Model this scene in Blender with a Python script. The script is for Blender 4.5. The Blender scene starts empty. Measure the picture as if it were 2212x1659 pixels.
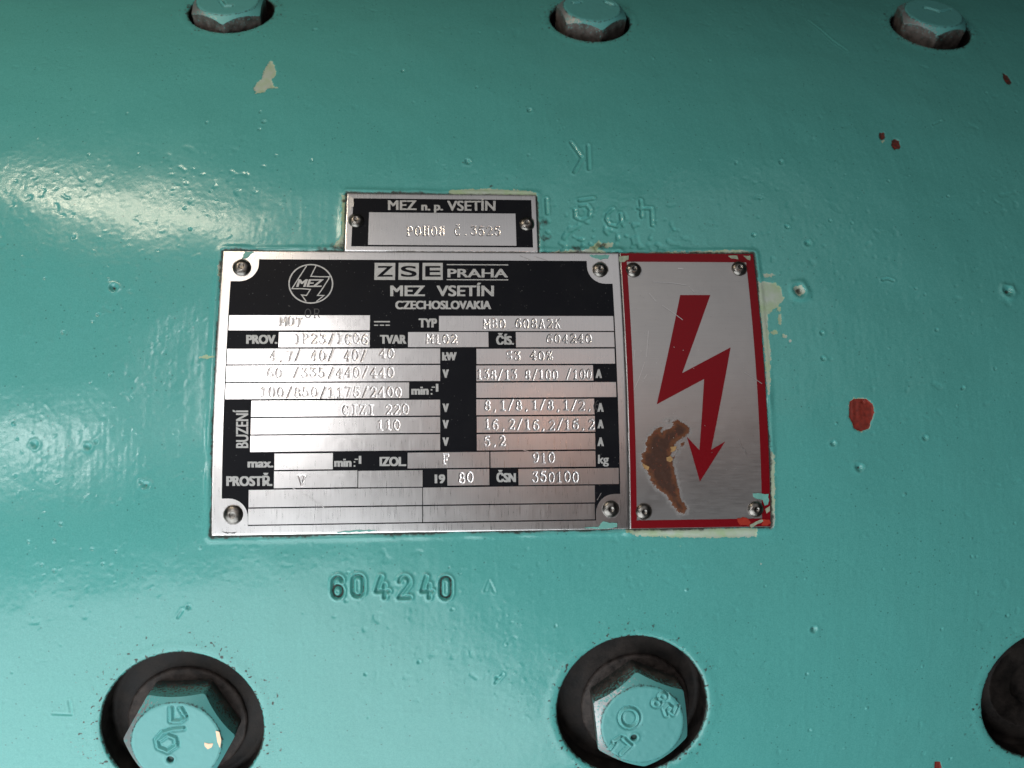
import bpy, bmesh, math, random
import numpy as np
from mathutils import Matrix, Vector
from mathutils.geometry import tessellate_polygon

rng = np.random.default_rng(7)
random.seed(7)
sc = bpy.context.scene
COL = sc.collection

# ------------------------------------------------------------------ scale and frame
K = 0.000137                 # metres per working unit (the data plate is about 120 mm wide)
R = 2104.6                   # radius of the motor barrel, working units
D = 1789.0                   # camera distance from the barrel front
F, CX, CY = 1789.0, 1106.0, 829.5
def _rot(p, y, r):
    cp, sp, cy, sy, cr, sr = math.cos(p), math.sin(p), math.cos(y), math.sin(y), math.cos(r), math.sin(r)
    Rx = np.array([[1,0,0],[0,cp,-sp],[0,sp,cp]]); Rz = np.array([[cy,-sy,0],[sy,cy,0],[0,0,1]])
    Ry = np.array([[cr,0,sr],[0,1,0],[-sr,0,cr]])
    return Rz @ Rx @ Ry
CAMR = _rot(0.0876, -0.0671, 0.0107)

# ------------------------------------------------------------------ camera
cam = bpy.data.cameras.new('camera')
cam.sensor_width = 36.0; cam.lens = 36.0 * F / 2212.0
cam.clip_start = 0.005; cam.clip_end = 60.0
cam.dof.use_dof = True; cam.dof.focus_distance = 0.248; cam.dof.aperture_fstop = 14.0
camo = bpy.data.objects.new('camera', cam); COL.objects.link(camo)
mw = Matrix.Identity(4)
for i in range(3):
    mw[i][0] = CAMR[i, 0]; mw[i][1] = CAMR[i, 2]; mw[i][2] = -CAMR[i, 1]
mw[1][3] = -D * K
camo.matrix_world = mw
sc.camera = camo

# ------------------------------------------------------------------ world and lamps
W = bpy.data.worlds.new('World'); sc.world = W; W.use_nodes = True
bg = W.node_tree.nodes['Background']
bg.inputs[0].default_value = (0.80, 0.92, 1.0, 1); bg.inputs[1].default_value = 0.010

def lamp(name, px, dist, sx, sy, radiance, col, azel=None):
    """area light standing where the barrel mirrors it at picture point px"""
    L = bpy.data.lights.new(name, 'AREA'); L.shape = 'RECTANGLE'; L.size = sx; L.size_y = sy
    L.energy = radiance*math.pi*sx*sy; L.color = col
    o = bpy.data.objects.new(name, L); COL.objects.link(o)
    if azel:
        a, e = math.radians(azel[0]), math.radians(azel[1])
        r = Vector((math.sin(a)*math.cos(e), -math.cos(a)*math.cos(e), math.sin(e)))
        o.location = r*dist; o.rotation_euler = (-r).to_track_quat('-Z', 'Y').to_euler(); return o
    d = CAMR @ np.array([(px[0]-CX)/F, 1.0, -(px[1]-CY)/F]); d /= np.linalg.norm(d)
    c = D+R; a = d[1]**2+d[2]**2; b = -2*d[1]*c; t = (-b-math.sqrt(b*b-4*a*(c*c-R*R)))/(2*a)
    X = t*d; ang = math.atan2(X[2], c-X[1]); n = np.array([0, -math.cos(ang), math.sin(ang)])
    r = Vector(d-2*(d@n)*n)
    o.location = Vector((X-np.array([0, D, 0]))*K)+r*dist
    o.rotation_euler = (-r).to_track_quat('-Z', 'Y').to_euler()
    return o
lamp('hall_lamp', (310, 455), 0.33, 0.15, 0.007, 104.0, (1.0, 0.84, 0.64))
lamp('side_window', (25, 965), 0.5, 0.085, 0.050, 25.0, (1.0, 0.98, 0.97))
lamp('far_window', (565, 830), 0.36, 0.056, 0.17, 8.5, (1.0, 0.985, 0.98))
lamp('low_fill_light', None, 0.46, 0.56, 0.48, 3.7, (0.92, 0.97, 1.0), (-40, -50))  # added soft fill from low left, brightens the lower barrel
lamp('work_lamp', (1175, 915), 1.2, 0.04, 0.04, 36.0, (1.0, 0.50, 0.34))
lamp('plate_fill_light', (1180, 640), 2.5, 1.9, 2.1, 0.50, (0.98, 0.98, 1.0))  # added broad dim fill panel for the metal plates to reflect

sc.view_settings.view_transform = 'Standard'
sc.view_settings.look = 'None'
sc.view_settings.exposure = 0.0
sc.view_settings.gamma = 1.0
sc.view_settings.use_curve_mapping = False

# ------------------------------------------------------------------ helpers
def at(x, y, h=0.0):
    """picture point (2212 x 1659) -> (u, v) on the barrel at height h"""
    d = CAMR @ np.array([(x-CX)/F, 1.0, -(y-CY)/F])
    c = D + R
    a = d[1]**2 + d[2]**2; b = -2*d[1]*c; q = c*c - (R+h)**2
    t = (-b - math.sqrt(b*b - 4*a*q)) / (2*a)
    X = t*d
    return X[0], R*math.atan2(X[2], c - X[1])
def ats(pts, h=0.0): return np.array([at(x, y, h) for x, y in pts])
def surf(u, v, h):
    """(u, v, height) -> metres in the world"""
    a = np.asarray(v)/R; r = R + np.asarray(h)
    return np.stack([np.asarray(u)+0*r, R - r*np.cos(a), r*np.sin(a)], -1) * K
def frame(u, v):
    a = v/R
    m = Matrix(((1,0,0,0),(0,math.sin(a),-math.cos(a),0),(0,math.cos(a),math.sin(a),0),(0,0,0,1)))
    p = surf(u, v, 0.0)
    for i in range(3): m[i][3] = p[i]
    return m
def local_at(x, y, m, c):
    """picture point -> local (a, b) on the plane at height c over frame m (working units)"""
    d = Vector(CAMR @ np.array([(x-CX)/F, 1.0, -(y-CY)/F])); o = Vector((0, -D*K, 0))
    mi = m.inverted(); o2 = mi @ o; d2 = mi.to_3x3() @ d
    t = (c*K - o2.z)/d2.z; q = o2 + d2*t
    return q.x/K, q.y/K

_TAB = {}
def vnoise(x, y, seed=0):
    if seed not in _TAB: _TAB[seed] = np.random.default_rng(1000+seed).random((256, 256)).astype(np.float32)*2-1
    T = _TAB[seed]
    xi = np.floor(x).astype(np.int64); yi = np.floor(y).astype(np.int64)
    fx = (x-xi).astype(np.float32); fy = (y-yi).astype(np.float32)
    fx = fx*fx*(3-2*fx); fy = fy*fy*(3-2*fy)
    x0 = xi & 255; x1 = (xi+1) & 255; y0 = yi & 255; y1 = (yi+1) & 255
    return (T[x0,y0]*(1-fx)+T[x1,y0]*fx)*(1-fy) + (T[x0,y1]*(1-fx)+T[x1,y1]*fx)*fy

def rnoise(x, y, seed=0):
    """two turned copies of the lattice noise, so no lattice direction shows"""
    s_ = seed*1.3+.4; c, n = math.cos(s_), math.sin(s_); c2, n2 = math.cos(s_+.8), math.sin(s_+.8)
    return .72*(vnoise(c*x-n*y, n*x+c*y, seed)+vnoise(1.07*(c2*x-n2*y)+31.7, 1.07*(n2*x+c2*y)+11.3, seed+100))
def seg_dist(px, py, pl):
    d = np.full(px.shape, 1e9, np.float32)
    for (ax, ay), (bx, by) in zip(pl[:-1], pl[1:]):
        vx, vy = bx-ax, by-ay; L = vx*vx+vy*vy+1e-9
        t = np.clip(((px-ax)*vx+(py-ay)*vy)/L, 0, 1)
        d = np.minimum(d, np.hypot(px-ax-t*vx, py-ay-t*vy))
    return d
def poly_sd(px, py, pl):
    """signed distance to a closed polygon, positive inside"""
    cl = list(map(tuple, pl)) + [tuple(pl[0])]
    d = seg_dist(px, py, cl)
    ins = np.zeros(px.shape, bool)
    for (ax, ay), (bx, by) in zip(cl[:-1], cl[1:]):
        c = ((ay > py) != (by > py)) & (px < (bx-ax)*(py-ay)/((by-ay) if abs(by-ay) > 1e-9 else 1e-9)+ax)
        ins ^= c
    return np.where(ins, d, -d)
def sstep(a, b, x):
    t = np.clip((x-a)/(b-a), 0, 1); return t*t*(3-2*t)

def obj_from(name, verts, faces, mat, parent=None, smooth=True, uv=None, attrs=None, local=False):
    """verts in metres (world, or local to the parent when local)"""
    verts = np.asarray(verts, np.float64)
    if parent is not None and not local: verts = verts - np.array(parent.location)
    me = bpy.data.meshes.new(name)
    if isinstance(faces, np.ndarray):
        n, k = faces.shape
        me.vertices.add(len(verts)); me.vertices.foreach_set('co', verts.astype(np.float32).ravel())
        me.loops.add(n*k); me.loops.foreach_set('vertex_index', faces.astype(np.int32).ravel())
        me.polygons.add(n)
        me.polygons.foreach_set('loop_start', np.arange(0, n*k, k, dtype=np.int32))
        me.update(calc_edges=True)
    else:
        me.from_pydata([tuple(v) for v in verts], [], faces)
    me.validate()
    if smooth: me.polygons.foreach_set('use_smooth', np.ones(len(me.polygons), bool))
    if uv is not None:
        L = me.uv_layers.new(name='UVMap'); li = np.zeros(len(me.loops), np.int32)
        me.loops.foreach_get('vertex_index', li)
        L.data.foreach_set('uv', np.asarray(uv, np.float32)[li].ravel())
    for k_, a in (attrs or {}).items():
        at_ = me.attributes.new(k_, 'FLOAT', 'POINT'); at_.data.foreach_set('value', np.asarray(a, np.float32))
    me.materials.append(mat); me.update()
    o = bpy.data.objects.new(name, me); COL.objects.link(o)
    if parent is not None: o.parent = parent
    return o
def thing(name, label, cat, loc, group=None, m=None):
    o = bpy.data.objects.new(name, None); COL.objects.link(o)
    o.empty_display_size = 0.01
    if m is not None: o.matrix_world = m
    else: o.location = loc
    o['label'] = label; o['category'] = cat
    if group: o['group'] = group
    return o

def grid_faces(nu, nv):
    i = np.arange((nu-1)*(nv-1)); a = (i//(nv-1))*nv + i % (nv-1)
    return np.stack([a, a+nv, a+nv+1, a+1], 1)

def sheet(name, polys, h, mat, parent, thick=0.0, step=14.0):
    """flat (u, v) polygons (outer, hole, hole...) bent on to the barrel at height h"""
    bm = bmesh.new()
    for rings in polys:
        allp = [p for r in rings for p in r]
        vs = [bm.verts.new((p[0], p[1], 0)) for p in allp]
        for t in tessellate_polygon([[Vector((p[0], p[1], 0)) for p in r] for r in rings]):
            try: bm.faces.new([vs[i] for i in t])
            except ValueError: pass
    bm.normal_update()
    for f in bm.faces:
        if f.normal.z < 0: f.normal_flip()
    ys = [v.co.y for v in bm.verts]
    y = math.floor(min(ys)/step)*step + step
    while y < max(ys):
        bmesh.ops.bisect_plane(bm, geom=bm.verts[:]+bm.edges[:]+bm.faces[:], plane_co=(0, y, 0), plane_no=(0, 1, 0))
        y += step
    bm.verts.ensure_lookup_table(); bm.verts.index_update()
    co = np.array([v.co for v in bm.verts]); fs = [[v.index for v in f.verts] for f in bm.faces]
    n = len(co); top = surf(co[:, 0], co[:, 1], h)
    uv = co[:, :2]/1000
    if thick > 0:
        bot = surf(co[:, 0], co[:, 1], h-thick)
        for e in bm.edges:
            if len(e.link_faces) == 1:
                a, b = e.verts[0].index, e.verts[1].index
                lf = [v.index for v in e.link_faces[0].verts]; k = lf.index(a)
                if lf[(k+1) % len(lf)] != b: a, b = b, a
                fs.append([b, a, a+n, b+n])
        top = np.vstack([top, bot]); uv = np.vstack([uv, uv])
    bm.free()
    return obj_from(name, top, fs, mat, parent, smooth=False, uv=uv)

# ------------------------------------------------------------------ materials
def new_mat(name):
    m = bpy.data.materials.new(name); m.use_nodes = True
    nt = m.node_tree; nt.nodes.clear()
    out = nt.nodes.new('ShaderNodeOutputMaterial'); b = nt.nodes.new('ShaderNodeBsdfPrincipled')
    nt.links.new(b.outputs[0], out.inputs[0])
    return m, nt, b
def nd(nt, t, **kw):
    n = nt.nodes.new(t)
    for k, v in kw.items(): setattr(n, k, v)
    return n
def setin(nt, sock, v):
    if hasattr(v, 'is_output'): nt.links.new(v, sock)
    else: sock.default_value = v
def math_(nt, op, a, b=0.0, c=0.0):
    n = nd(nt, 'ShaderNodeMath', operation=op)
    for i, v in enumerate((a, b, c)): setin(nt, n.inputs[i], v)
    return n.outputs[0]
def mixc(nt, f, a, b):
    n = nd(nt, 'ShaderNodeMix', data_type='RGBA')
    setin(nt, n.inputs[0], f); setin(nt, n.inputs[6], a); setin(nt, n.inputs[7], b)
    return n.outputs[2]
def mapr(nt, v, a, b, c=0.0, d=1.0):
    n = nd(nt, 'ShaderNodeMapRange'); n.clamp = True
    setin(nt, n.inputs[0], v); n.inputs[1].default_value = a; n.inputs[2].default_value = b
    setin(nt, n.inputs[3], c); setin(nt, n.inputs[4], d)
    return n.outputs[0]
def noise(nt, vec, scale, detail=2.0, rough=0.5, sc3=None):
    if sc3:
        mp = nd(nt, 'ShaderNodeMapping'); mp.inputs['Scale'].default_value = sc3
        nt.links.new(vec, mp.inputs[0]); vec = mp.outputs[0]
    n = nd(nt, 'ShaderNodeTexNoise'); n.inputs['Scale'].default_value = scale
    n.inputs['Detail'].default_value = detail; n.inputs['Roughness'].default_value = rough
    nt.links.new(vec, n.inputs['Vector'])
    return n.outputs[0]
def attr(nt, name):
    n = nd(nt, 'ShaderNodeAttribute', attribute_name=name); return n.outputs['Fac']
def bump(nt, b, h, strength, dist):
    n = nd(nt, 'ShaderNodeBump'); n.inputs['Strength'].default_value = strength
    n.inputs['Distance'].default_value = dist; nt.links.new(h, n.inputs['Height'])
    nt.links.new(n.outputs[0], b.inputs['Normal']); return n

def C(r, g, b): return (r, g, b, 1.0)
TEAL = C(0.105, 0.385, 0.335)

def paint_material():
    m, nt, b = new_mat('teal_machine_paint')
    geo = nd(nt, 'ShaderNodeNewGeometry').outputs['Position']
    nA = noise(nt, geo, 18, 3, .6); nB = noise(nt, geo, 900, 3, .6); nC = noise(nt, geo, 2400, 2, .5)
    base = mixc(nt, mapr(nt, nA, .3, .7), C(0.084, 0.350, 0.324), C(0.092, 0.362, 0.328))
    # old grease film and faded patches
    nG = noise(nt, geo, 11, 4, .65)
    base = mixc(nt, math_(nt, 'MULTIPLY', mapr(nt, nG, .50, .72), .30), base, C(0.062, 0.245, 0.205))
    base = mixc(nt, math_(nt, 'MULTIPLY', mapr(nt, noise(nt, geo, 23, 5, .7), .52, .70), .22), base, C(0.115, 0.37, 0.35))
    # fine dark fly specks
    vo = nd(nt, 'ShaderNodeTexVoronoi'); vo.inputs['Scale'].default_value = 420
    nt.links.new(geo, vo.inputs['Vector'])
    sp = math_(nt, 'MULTIPLY', math_(nt, 'LESS_THAN', vo.outputs['Distance'], .11),
               math_(nt, 'GREATER_THAN', noise(nt, geo, 60, 2, .6), .50))
    base = mixc(nt, math_(nt, 'MULTIPLY', sp, .75), base, C(0.012, 0.035, 0.032))
    base = mixc(nt, .5, base, mixc(nt, mapr(nt, nC, .25, .75), C(0.060, 0.288, 0.266), C(0.120, 0.416, 0.388)))
    # dirt (field carries the distance, noise gives the ragged edge)
    wob = math_(nt, 'MULTIPLY', math_(nt, 'SUBTRACT', nB, .5), 1.5)
    dirt = mapr(nt, math_(nt, 'ADD', attr(nt, 'dirt'), wob), .40, .95)
    prim = mapr(nt, math_(nt, 'ADD', attr(nt, 'primer'), math_(nt, 'MULTIPLY', math_(nt, 'SUBTRACT', nB, .5), 14.0)), -.6, .9)
    red = mapr(nt, math_(nt, 'ADD', attr(nt, 'red'), math_(nt, 'MULTIPLY', math_(nt, 'SUBTRACT', nB, .5), 5.0)), -.4, .6)
    primc = mixc(nt, mapr(nt, noise(nt, geo, 160, 3, .6), .35, .65), C(0.33, 0.45, 0.27), C(0.42, 0.48, 0.43))
    redc = mixc(nt, mapr(nt, nB, .35, .7), C(0.24, 0.026, 0.015), C(0.13, 0.016, 0.010))
    colr = mixc(nt, prim, base, primc)
    colr = mixc(nt, red, colr, redc)
    colr = mixc(nt, math_(nt, 'MULTIPLY', dirt, .93), colr, C(0.026, 0.024, 0.019))
    nt.links.new(colr, b.inputs['Base Color'])
    anyc = math_(nt, 'MAXIMUM', math_(nt, 'MAXIMUM', prim, red), dirt)
    ro = math_(nt, 'ADD', mapr(nt, nA, .3, .7, .19, .25), math_(nt, 'MULTIPLY', anyc, .35))
    nt.links.new(ro, b.inputs['Roughness'])
    b.inputs['Specular IOR Level'].default_value = .5
    bump(nt, b, math_(nt, 'ADD', math_(nt, 'MULTIPLY', nC, .5), nB), .12, .00012)
    return m

def alu_material(name, along_u, base=.60, rough=.36, aniso=.55):
    m, nt, b = new_mat(name)
    uvn = nd(nt, 'ShaderNodeUVMap').outputs[0]
    s = (6, 420, 1) if along_u else (420, 6, 1)
    br = noise(nt, uvn, 1.0, 3, .7, s)
    s2 = (22, 900, 1) if along_u else (900, 22, 1)
    br2 = noise(nt, uvn, 1.0, 2, .6, s2)
    big = noise(nt, uvn, 9.0, 4, .6)
    fine = noise(nt, uvn, 260.0, 2, .5)
    g = math_(nt, 'ADD', math_(nt, 'MULTIPLY', br, .6), math_(nt, 'MULTIPLY', br2, .4))
    v = mapr(nt, g, .3, .7, base*.93, base*1.04)
    v = math_(nt, 'MULTIPLY', v, mapr(nt, big, .3, .7, .96, 1.02))
    # small grey tarnish freckles
    v = math_(nt, 'MULTIPLY', v, mapr(nt, fine, .68, .76, 1.0, .72))
    cc = nd(nt, 'ShaderNodeCombineColor')
    nt.links.new(math_(nt, 'MULTIPLY', v, 1.0), cc.inputs[0]); nt.links.new(math_(nt, 'MULTIPLY', v, .975), cc.inputs[1]); nt.links.new(math_(nt, 'MULTIPLY', v, .965), cc.inputs[2])
    geo = nd(nt, 'ShaderNodeNewGeometry').outputs['Position']
    nR = noise(nt, geo, 1100, 4, .7); nS = noise(nt, geo, 330, 4, .65)
    rf = math_(nt, 'ADD', attr(nt, 'rust'), math_(nt, 'MULTIPLY', math_(nt, 'SUBTRACT', nR, .5), 16.0))
    ru = mapr(nt, rf, -.8, 1.0)
    deep = mapr(nt, math_(nt, 'ADD', attr(nt, 'rust'), math_(nt, 'MULTIPLY', math_(nt, 'SUBTRACT', nS, .5), 34.0)), 3.0, 12.0)
    rc_ = mixc(nt, deep, C(.120, .037, .010), C(.045, .0145, .006))
    rc_ = mixc(nt, mapr(nt, nR, .60, .68), rc_, C(.16, .035, .014))
    rc_ = mixc(nt, math_(nt, 'MULTIPLY', mapr(nt, nS, .33, .42, 1, 0), .8), rc_, C(.028, .016, .011))
    gr = mapr(nt, math_(nt, 'ADD', attr(nt, 'grime'), math_(nt, 'MULTIPLY', math_(nt, 'SUBTRACT', nR, .5), 1.5)), .30, 1.0)
    cl = mixc(nt, math_(nt, 'MULTIPLY', gr, .85), cc.outputs[0], C(.060, .048, .036))
    cl = mixc(nt, ru, cl, rc_)
    nt.links.new(cl, b.inputs['Base Color'])
    cov = math_(nt, 'MAXIMUM', ru, math_(nt, 'MULTIPLY', gr, .7))
    nt.links.new(math_(nt, 'SUBTRACT', 1.0, cov), b.inputs['Metallic'])
    nt.links.new(math_(nt, 'ADD', math_(nt, 'ADD', mapr(nt, br2, .3, .7, rough-.04, rough+.05), mapr(nt, big, .4, .7, 0, .02)), math_(nt, 'MULTIPLY', cov, .3)), b.inputs['Roughness'])
    b.inputs['Anisotropic'].default_value = aniso
    tg = nd(nt, 'ShaderNodeTangent', direction_type='UV_MAP'); nt.links.new(tg.outputs[0], b.inputs['Tangent'])
    b.inputs['Anisotropic Rotation'].default_value = 0.0 if along_u else 0.25
    bump(nt, b, math_(nt, 'ADD', math_(nt, 'MULTIPLY', g, .25), math_(nt, 'MULTIPLY', ru, nR)), .35, .00006)
    return m
def plain(name, col, rough, metallic=0.0, var=.15, nscale=500, bumpd=.00004, spec=.5, col2=None):
    m, nt, b = new_mat(name)
    geo = nd(nt, 'ShaderNodeNewGeometry').outputs['Position']
    n = noise(nt, geo, nscale, 4, .6)
    c2 = col2 or C(*[c*(1-2*var) for c in col[:3]])
    nt.links.new(mixc(nt, mapr(nt, n, .3, .7), c2, col), b.inputs['Base Color'])
    nt.links.new(mapr(nt, n, .3, .7, rough-.06, rough+.08), b.inputs['Roughness'])
    b.inputs['Metallic'].default_value = metallic; b.inputs['Specular IOR Level'].default_value = spec
    bump(nt, b, n, .4, bumpd)
    return m
def bolt_material():
    m, nt, b = new_mat('painted_bolt_steel')
    geo = nd(nt, 'ShaderNodeNewGeometry').outputs['Position']
    nB = noise(nt, geo, 1300, 3, .65); nD = noise(nt, geo, 350, 3, .6)
    p = mapr(nt, math_(nt, 'ADD', attr(nt, 'paint'), math_(nt, 'MULTIPLY', math_(nt, 'SUBTRACT', nB, .5), 2.2)), -.1, .15)
    wear = mapr(nt, math_(nt, 'ADD', attr(nt, 'wear'), math_(nt, 'MULTIPLY', math_(nt, 'SUBTRACT', nB, .5), 2.6)), .55, .8)
    dirt = mapr(nt, math_(nt, 'ADD', attr(nt, 'dirt'), math_(nt, 'MULTIPLY', math_(nt, 'SUBTRACT', nB, .5), 1.6)), .55, .9)
    steel = mixc(nt, mapr(nt, nD, .35, .65), C(0.040, 0.033, 0.028), C(0.125, 0.107, 0.097))
    cl = mixc(nt, p, steel, C(0.094, 0.340, 0.328))
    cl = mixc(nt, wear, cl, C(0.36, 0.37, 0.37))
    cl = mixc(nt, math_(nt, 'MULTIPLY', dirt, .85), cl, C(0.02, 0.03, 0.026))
    nt.links.new(cl, b.inputs['Base Color'])
    nt.links.new(math_(nt, 'MULTIPLY', wear, .8), b.inputs['Metallic'])
    b.inputs['Roughness'].default_value = .46
    bump(nt, b, nB, .35, .00012)
    return m

M_PAINT = paint_material()
M_ALU = alu_material('brushed_aluminium', False, .76, .30, .5)
M_ALU_SIGN = alu_material('brushed_sign_aluminium', True, .54, .40, .5)
M_LETTER = plain('etched_aluminium_lettering', C(.50, .50, .49), .50, 0.25, .12, 1500)
def black_print_material():
    m, nt, b = new_mat('black_anodised_print')
    geo = nd(nt, 'ShaderNodeNewGeometry').outputs['Position']
    vo = nd(nt, 'ShaderNodeTexVoronoi'); vo.inputs['Scale'].default_value = 900; nt.links.new(geo, vo.inputs['Vector'])
    fl = math_(nt, 'MULTIPLY', mapr(nt, vo.outputs['Distance'], .06, .17, 1, 0), mapr(nt, noise(nt, geo, 210, 3, .6), .50, .62))
    sm = mapr(nt, noise(nt, geo, 70, 5, .65, ), .45, .75)
    cl = mixc(nt, math_(nt, 'MULTIPLY', sm, .5), C(.0052, .0058, .0082), C(.012, .0125, .014))
    nt.links.new(mixc(nt, math_(nt, 'MULTIPLY', fl, .7), cl, C(.14, .14, .135)), b.inputs['Base Color'])
    nt.links.new(mapr(nt, sm, 0, 1, .44, .60), b.inputs['Roughness']); b.inputs['Specular IOR Level'].default_value = .10
    return m
M_BLACK = black_print_material()
M_RED = plain('dark_red_lacquer', C(.175, .0016, .0062), .40, 0.0, .06, 2500, .000002, .25)
M_RIVET = plain('rivet_steel', C(.27, .255, .235), .33, 1.0, .25, 900, .00005)
M_RUST = plain('brown_rust', C(.105, .031, .009), .62, 0.0, .25, 420, .0002, .3, C(.042, .017, .008))
M_OCHRE = plain('ochre_primer', C(.42, .25, .10), .6, 0.0, .2, 600, .0001)
M_SMEAR = plain('teal_paint_smear', C(.16, .42, .37), .45, 0.0, .1, 500, .0001)
M_SMEAR2 = plain('pale_paint_flake', C(.36, .42, .31), .5, 0.0, .2, 900, .0001)
M_REDCHIP = plain('bright_red_paint', C(.40, .032, .016), .45, 0.0, .15, 700, .0001)
M_SCRATCH = plain('fresh_scratch_metal', C(.80, .79, .78), .35, 1.0, .1, 1200)
M_GHOST = plain('worn_black_print', C(.060, .060, .062), .4, 0.3, .2, 900)
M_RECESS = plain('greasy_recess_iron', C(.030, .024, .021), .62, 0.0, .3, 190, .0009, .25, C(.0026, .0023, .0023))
M_WASHER = plain('greasy_washer_steel', C(.070, .056, .050), .62, 0.1, .3, 380, .0008, .3, C(.012, .0095, .0085))
M_BARE = plain('bare_bronze_metal', C(.52, .37, .26), .45, 1.0, .1, 800)
M_BOLT = bolt_material()

# ------------------------------------------------------------------ stamped stroke letters
def arc(cx, cy, rx, ry, a0, a1, n=14):
    return [(cx+rx*math.cos(math.radians(a0+(a1-a0)*i/n)), cy+ry*math.sin(math.radians(a0+(a1-a0)*i/n))) for i in range(n+1)]
W_ = .62
SER = {   # typewriter like characters, x 0..0.62, y 0..1
 '0': [arc(.31, .5, .27, .5, 90, 450, 24)],
 '1': [[(.12, .82), (.32, 1), (.32, 0)], [(.12, 0), (.52, 0)]],
 '2': [arc(.30, .72, .25, .28, 165, -30, 12) + [(.06, .0), (.56, .0), (.58, .14)]],
 '3': [[(.08, .86), (.10, 1), (.54, 1), (.28, .62)] + arc(.29, .32, .27, .32, 85, -165, 14)],
 '4': [[(.44, 0), (.44, 1), (.03, .30), (.60, .30)], [(.30, 0), (.56, 0)]],
 '5': [[(.54, 1), (.14, 1), (.10, .56)] + arc(.29, .33, .27, .33, 120, -160, 14)],
 '6': [[(.52, .95), (.36, 1.0), (.16, .80), (.05, .45)] + arc(.31, .30, .26, .30, 180, -180, 20)],
 '7': [[(.04, 1), (.58, 1), (.40, .55), (.26, 0)]],
 '8': [arc(.31, .75, .20, .25, -90, 270, 18), arc(.31, .26, .26, .26, 90, 450, 20)],
 '9': [arc(.31, .70, .26, .30, 0, 360, 20) + [(.55, .45), (.42, .12), (.22, 0), (.10, .07)]],
 '/': [[(.08, -.08), (.54, 1.08)]], ',': [[(.32, .05), (.24, -.14)]], '.': [[(.29, .03), (.33, .03)]], ' ': [],
 '%': [arc(.15, .78, .12, .2, 0, 360, 12), arc(.47, .22, .12, .2, 0, 360, 12), [(.52, 1), (.1, 0)]],
 'M': [[(.04, 0), (.04, 1), (.33, .38), (.62, 1), (.62, 0)], [(-.04, 0), (.12, 0)], [(.54, 0), (.70, 0)]],
 'O': [arc(.31, .5, .27, .5, 90, 450, 24)],
 'T': [[(.03, .82), (.03, 1), (.59, 1), (.59, .82)], [(.31, 1), (.31, 0)], [(.18, 0), (.44, 0)]],
 'R': [[(.10, 0), (.10, 1)], [(.02, 1), (.32, 1)] + arc(.34, .75, .18, .25, 90, -90, 10) + [(.10, .5)], [(.32, .5), (.58, 0)], [(.0, 0), (.22, 0)]],
 'I': [[(.31, 0), (.31, 1)], [(.14, 0), (.48, 0)], [(.14, 1), (.48, 1)]],
 'P': [[(.12, 0), (.12, 1)], [(.02, 1), (.34, 1)] + arc(.34, .74, .2, .26, 90, -90, 10) + [(.12, .48)], [(.02, 0), (.26, 0)]],
 'F': [[(.12, 0), (.12, 1)], [(.02, 1), (.56, 1), (.56, .82)], [(.12, .52), (.40, .52)], [(.40, .62), (.40, .42)], [(.02, 0), (.28, 0)]],
 'C': [arc(.33, .5, .28, .5, 50, 310, 20), [(.53, 1), (.53, .74)]],
 'Z': [[(.06, .84), (.06, 1), (.56, 1), (.06, 0), (.58, 0), (.58, .16)]],
 'S': [arc(.31, .74, .22, .26, 30, 240, 12) + arc(.31, .26, .24, .26, 60, -150, 12), [(.52, 1), (.52, .80)]],
 'B': [[(.10, 0), (.10, 1)], [(.02, 1), (.32, 1)] + arc(.32, .76, .19, .24, 90, -90, 10) + [(.10, .52)], [(.32, .52)] + arc(.34, .26, .22, .26, 90, -90, 10) + [(.02, 0)]],
 'A': [[(.06, 0), (.31, 1), (.56, 0)], [(.15, .36), (.47, .36)], [(0, 0), (.16, 0)], [(.46, 0), (.62, 0)]],
 'K': [[(.10, 0), (.10, 1)], [(.55, 1), (.10, .45)], [(.24, .60), (.56, 0)], [(.0, 0), (.20, 0)], [(.46, 0), (.62, 0)]],
 'V': [[(.04, 1), (.31, 0), (.58, 1)], [(0, 1), (.16, 1)], [(.46, 1), (.62, 1)]],
 'H': [[(.10, 0), (.10, 1)], [(.52, 0), (.52, 1)], [(.10, .5), (.52, .5)], [(.02, 0), (.18, 0)], [(.44, 0), (.60, 0)], [(.02, 1), (.18, 1)], [(.44, 1), (.60, 1)]],
 'N': [[(.10, 0), (.10, 1), (.50, 0), (.50, 1)], [(.02, 0), (.18, 0)], [(.42, 1), (.60, 1)]],
 'Č': [arc(.33, .45, .28, .45, 50, 310, 20), [(.2, 1.2), (.33, 1.06), (.46, 1.2)]],
}
def stamp_strokes(txt, x0, x1, ytop, ybot, jit=.06):
    """stroke polylines in (u, v) for a stamped string inside a picture rectangle"""
    out = []; n = len(txt); adv = .86
    wtot = (n-1)*adv + W_
    a = at(x0, ybot); b = at(x1, ybot); c = at(x0, ytop); d = at(x1, ytop)
    for i, ch in enumerate(txt):
        dy = random.uniform(-jit, jit); dx = random.uniform(-jit, jit)*.5
        lv = random.uniform(.62, 1.0)
        for pl in SER[ch]:
            q = []
            for (x, y) in pl:
                s = (i*adv + dx + x)/wtot; t = y + dy
                q.append(((a[0]*(1-s)+b[0]*s)*(1-t)+(c[0]*(1-s)+d[0]*s)*t, (a[1]*(1-s)+b[1]*s)*(1-t)+(c[1]*(1-s)+d[1]*s)*t))
            out.append((q, lv))
    return out
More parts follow.
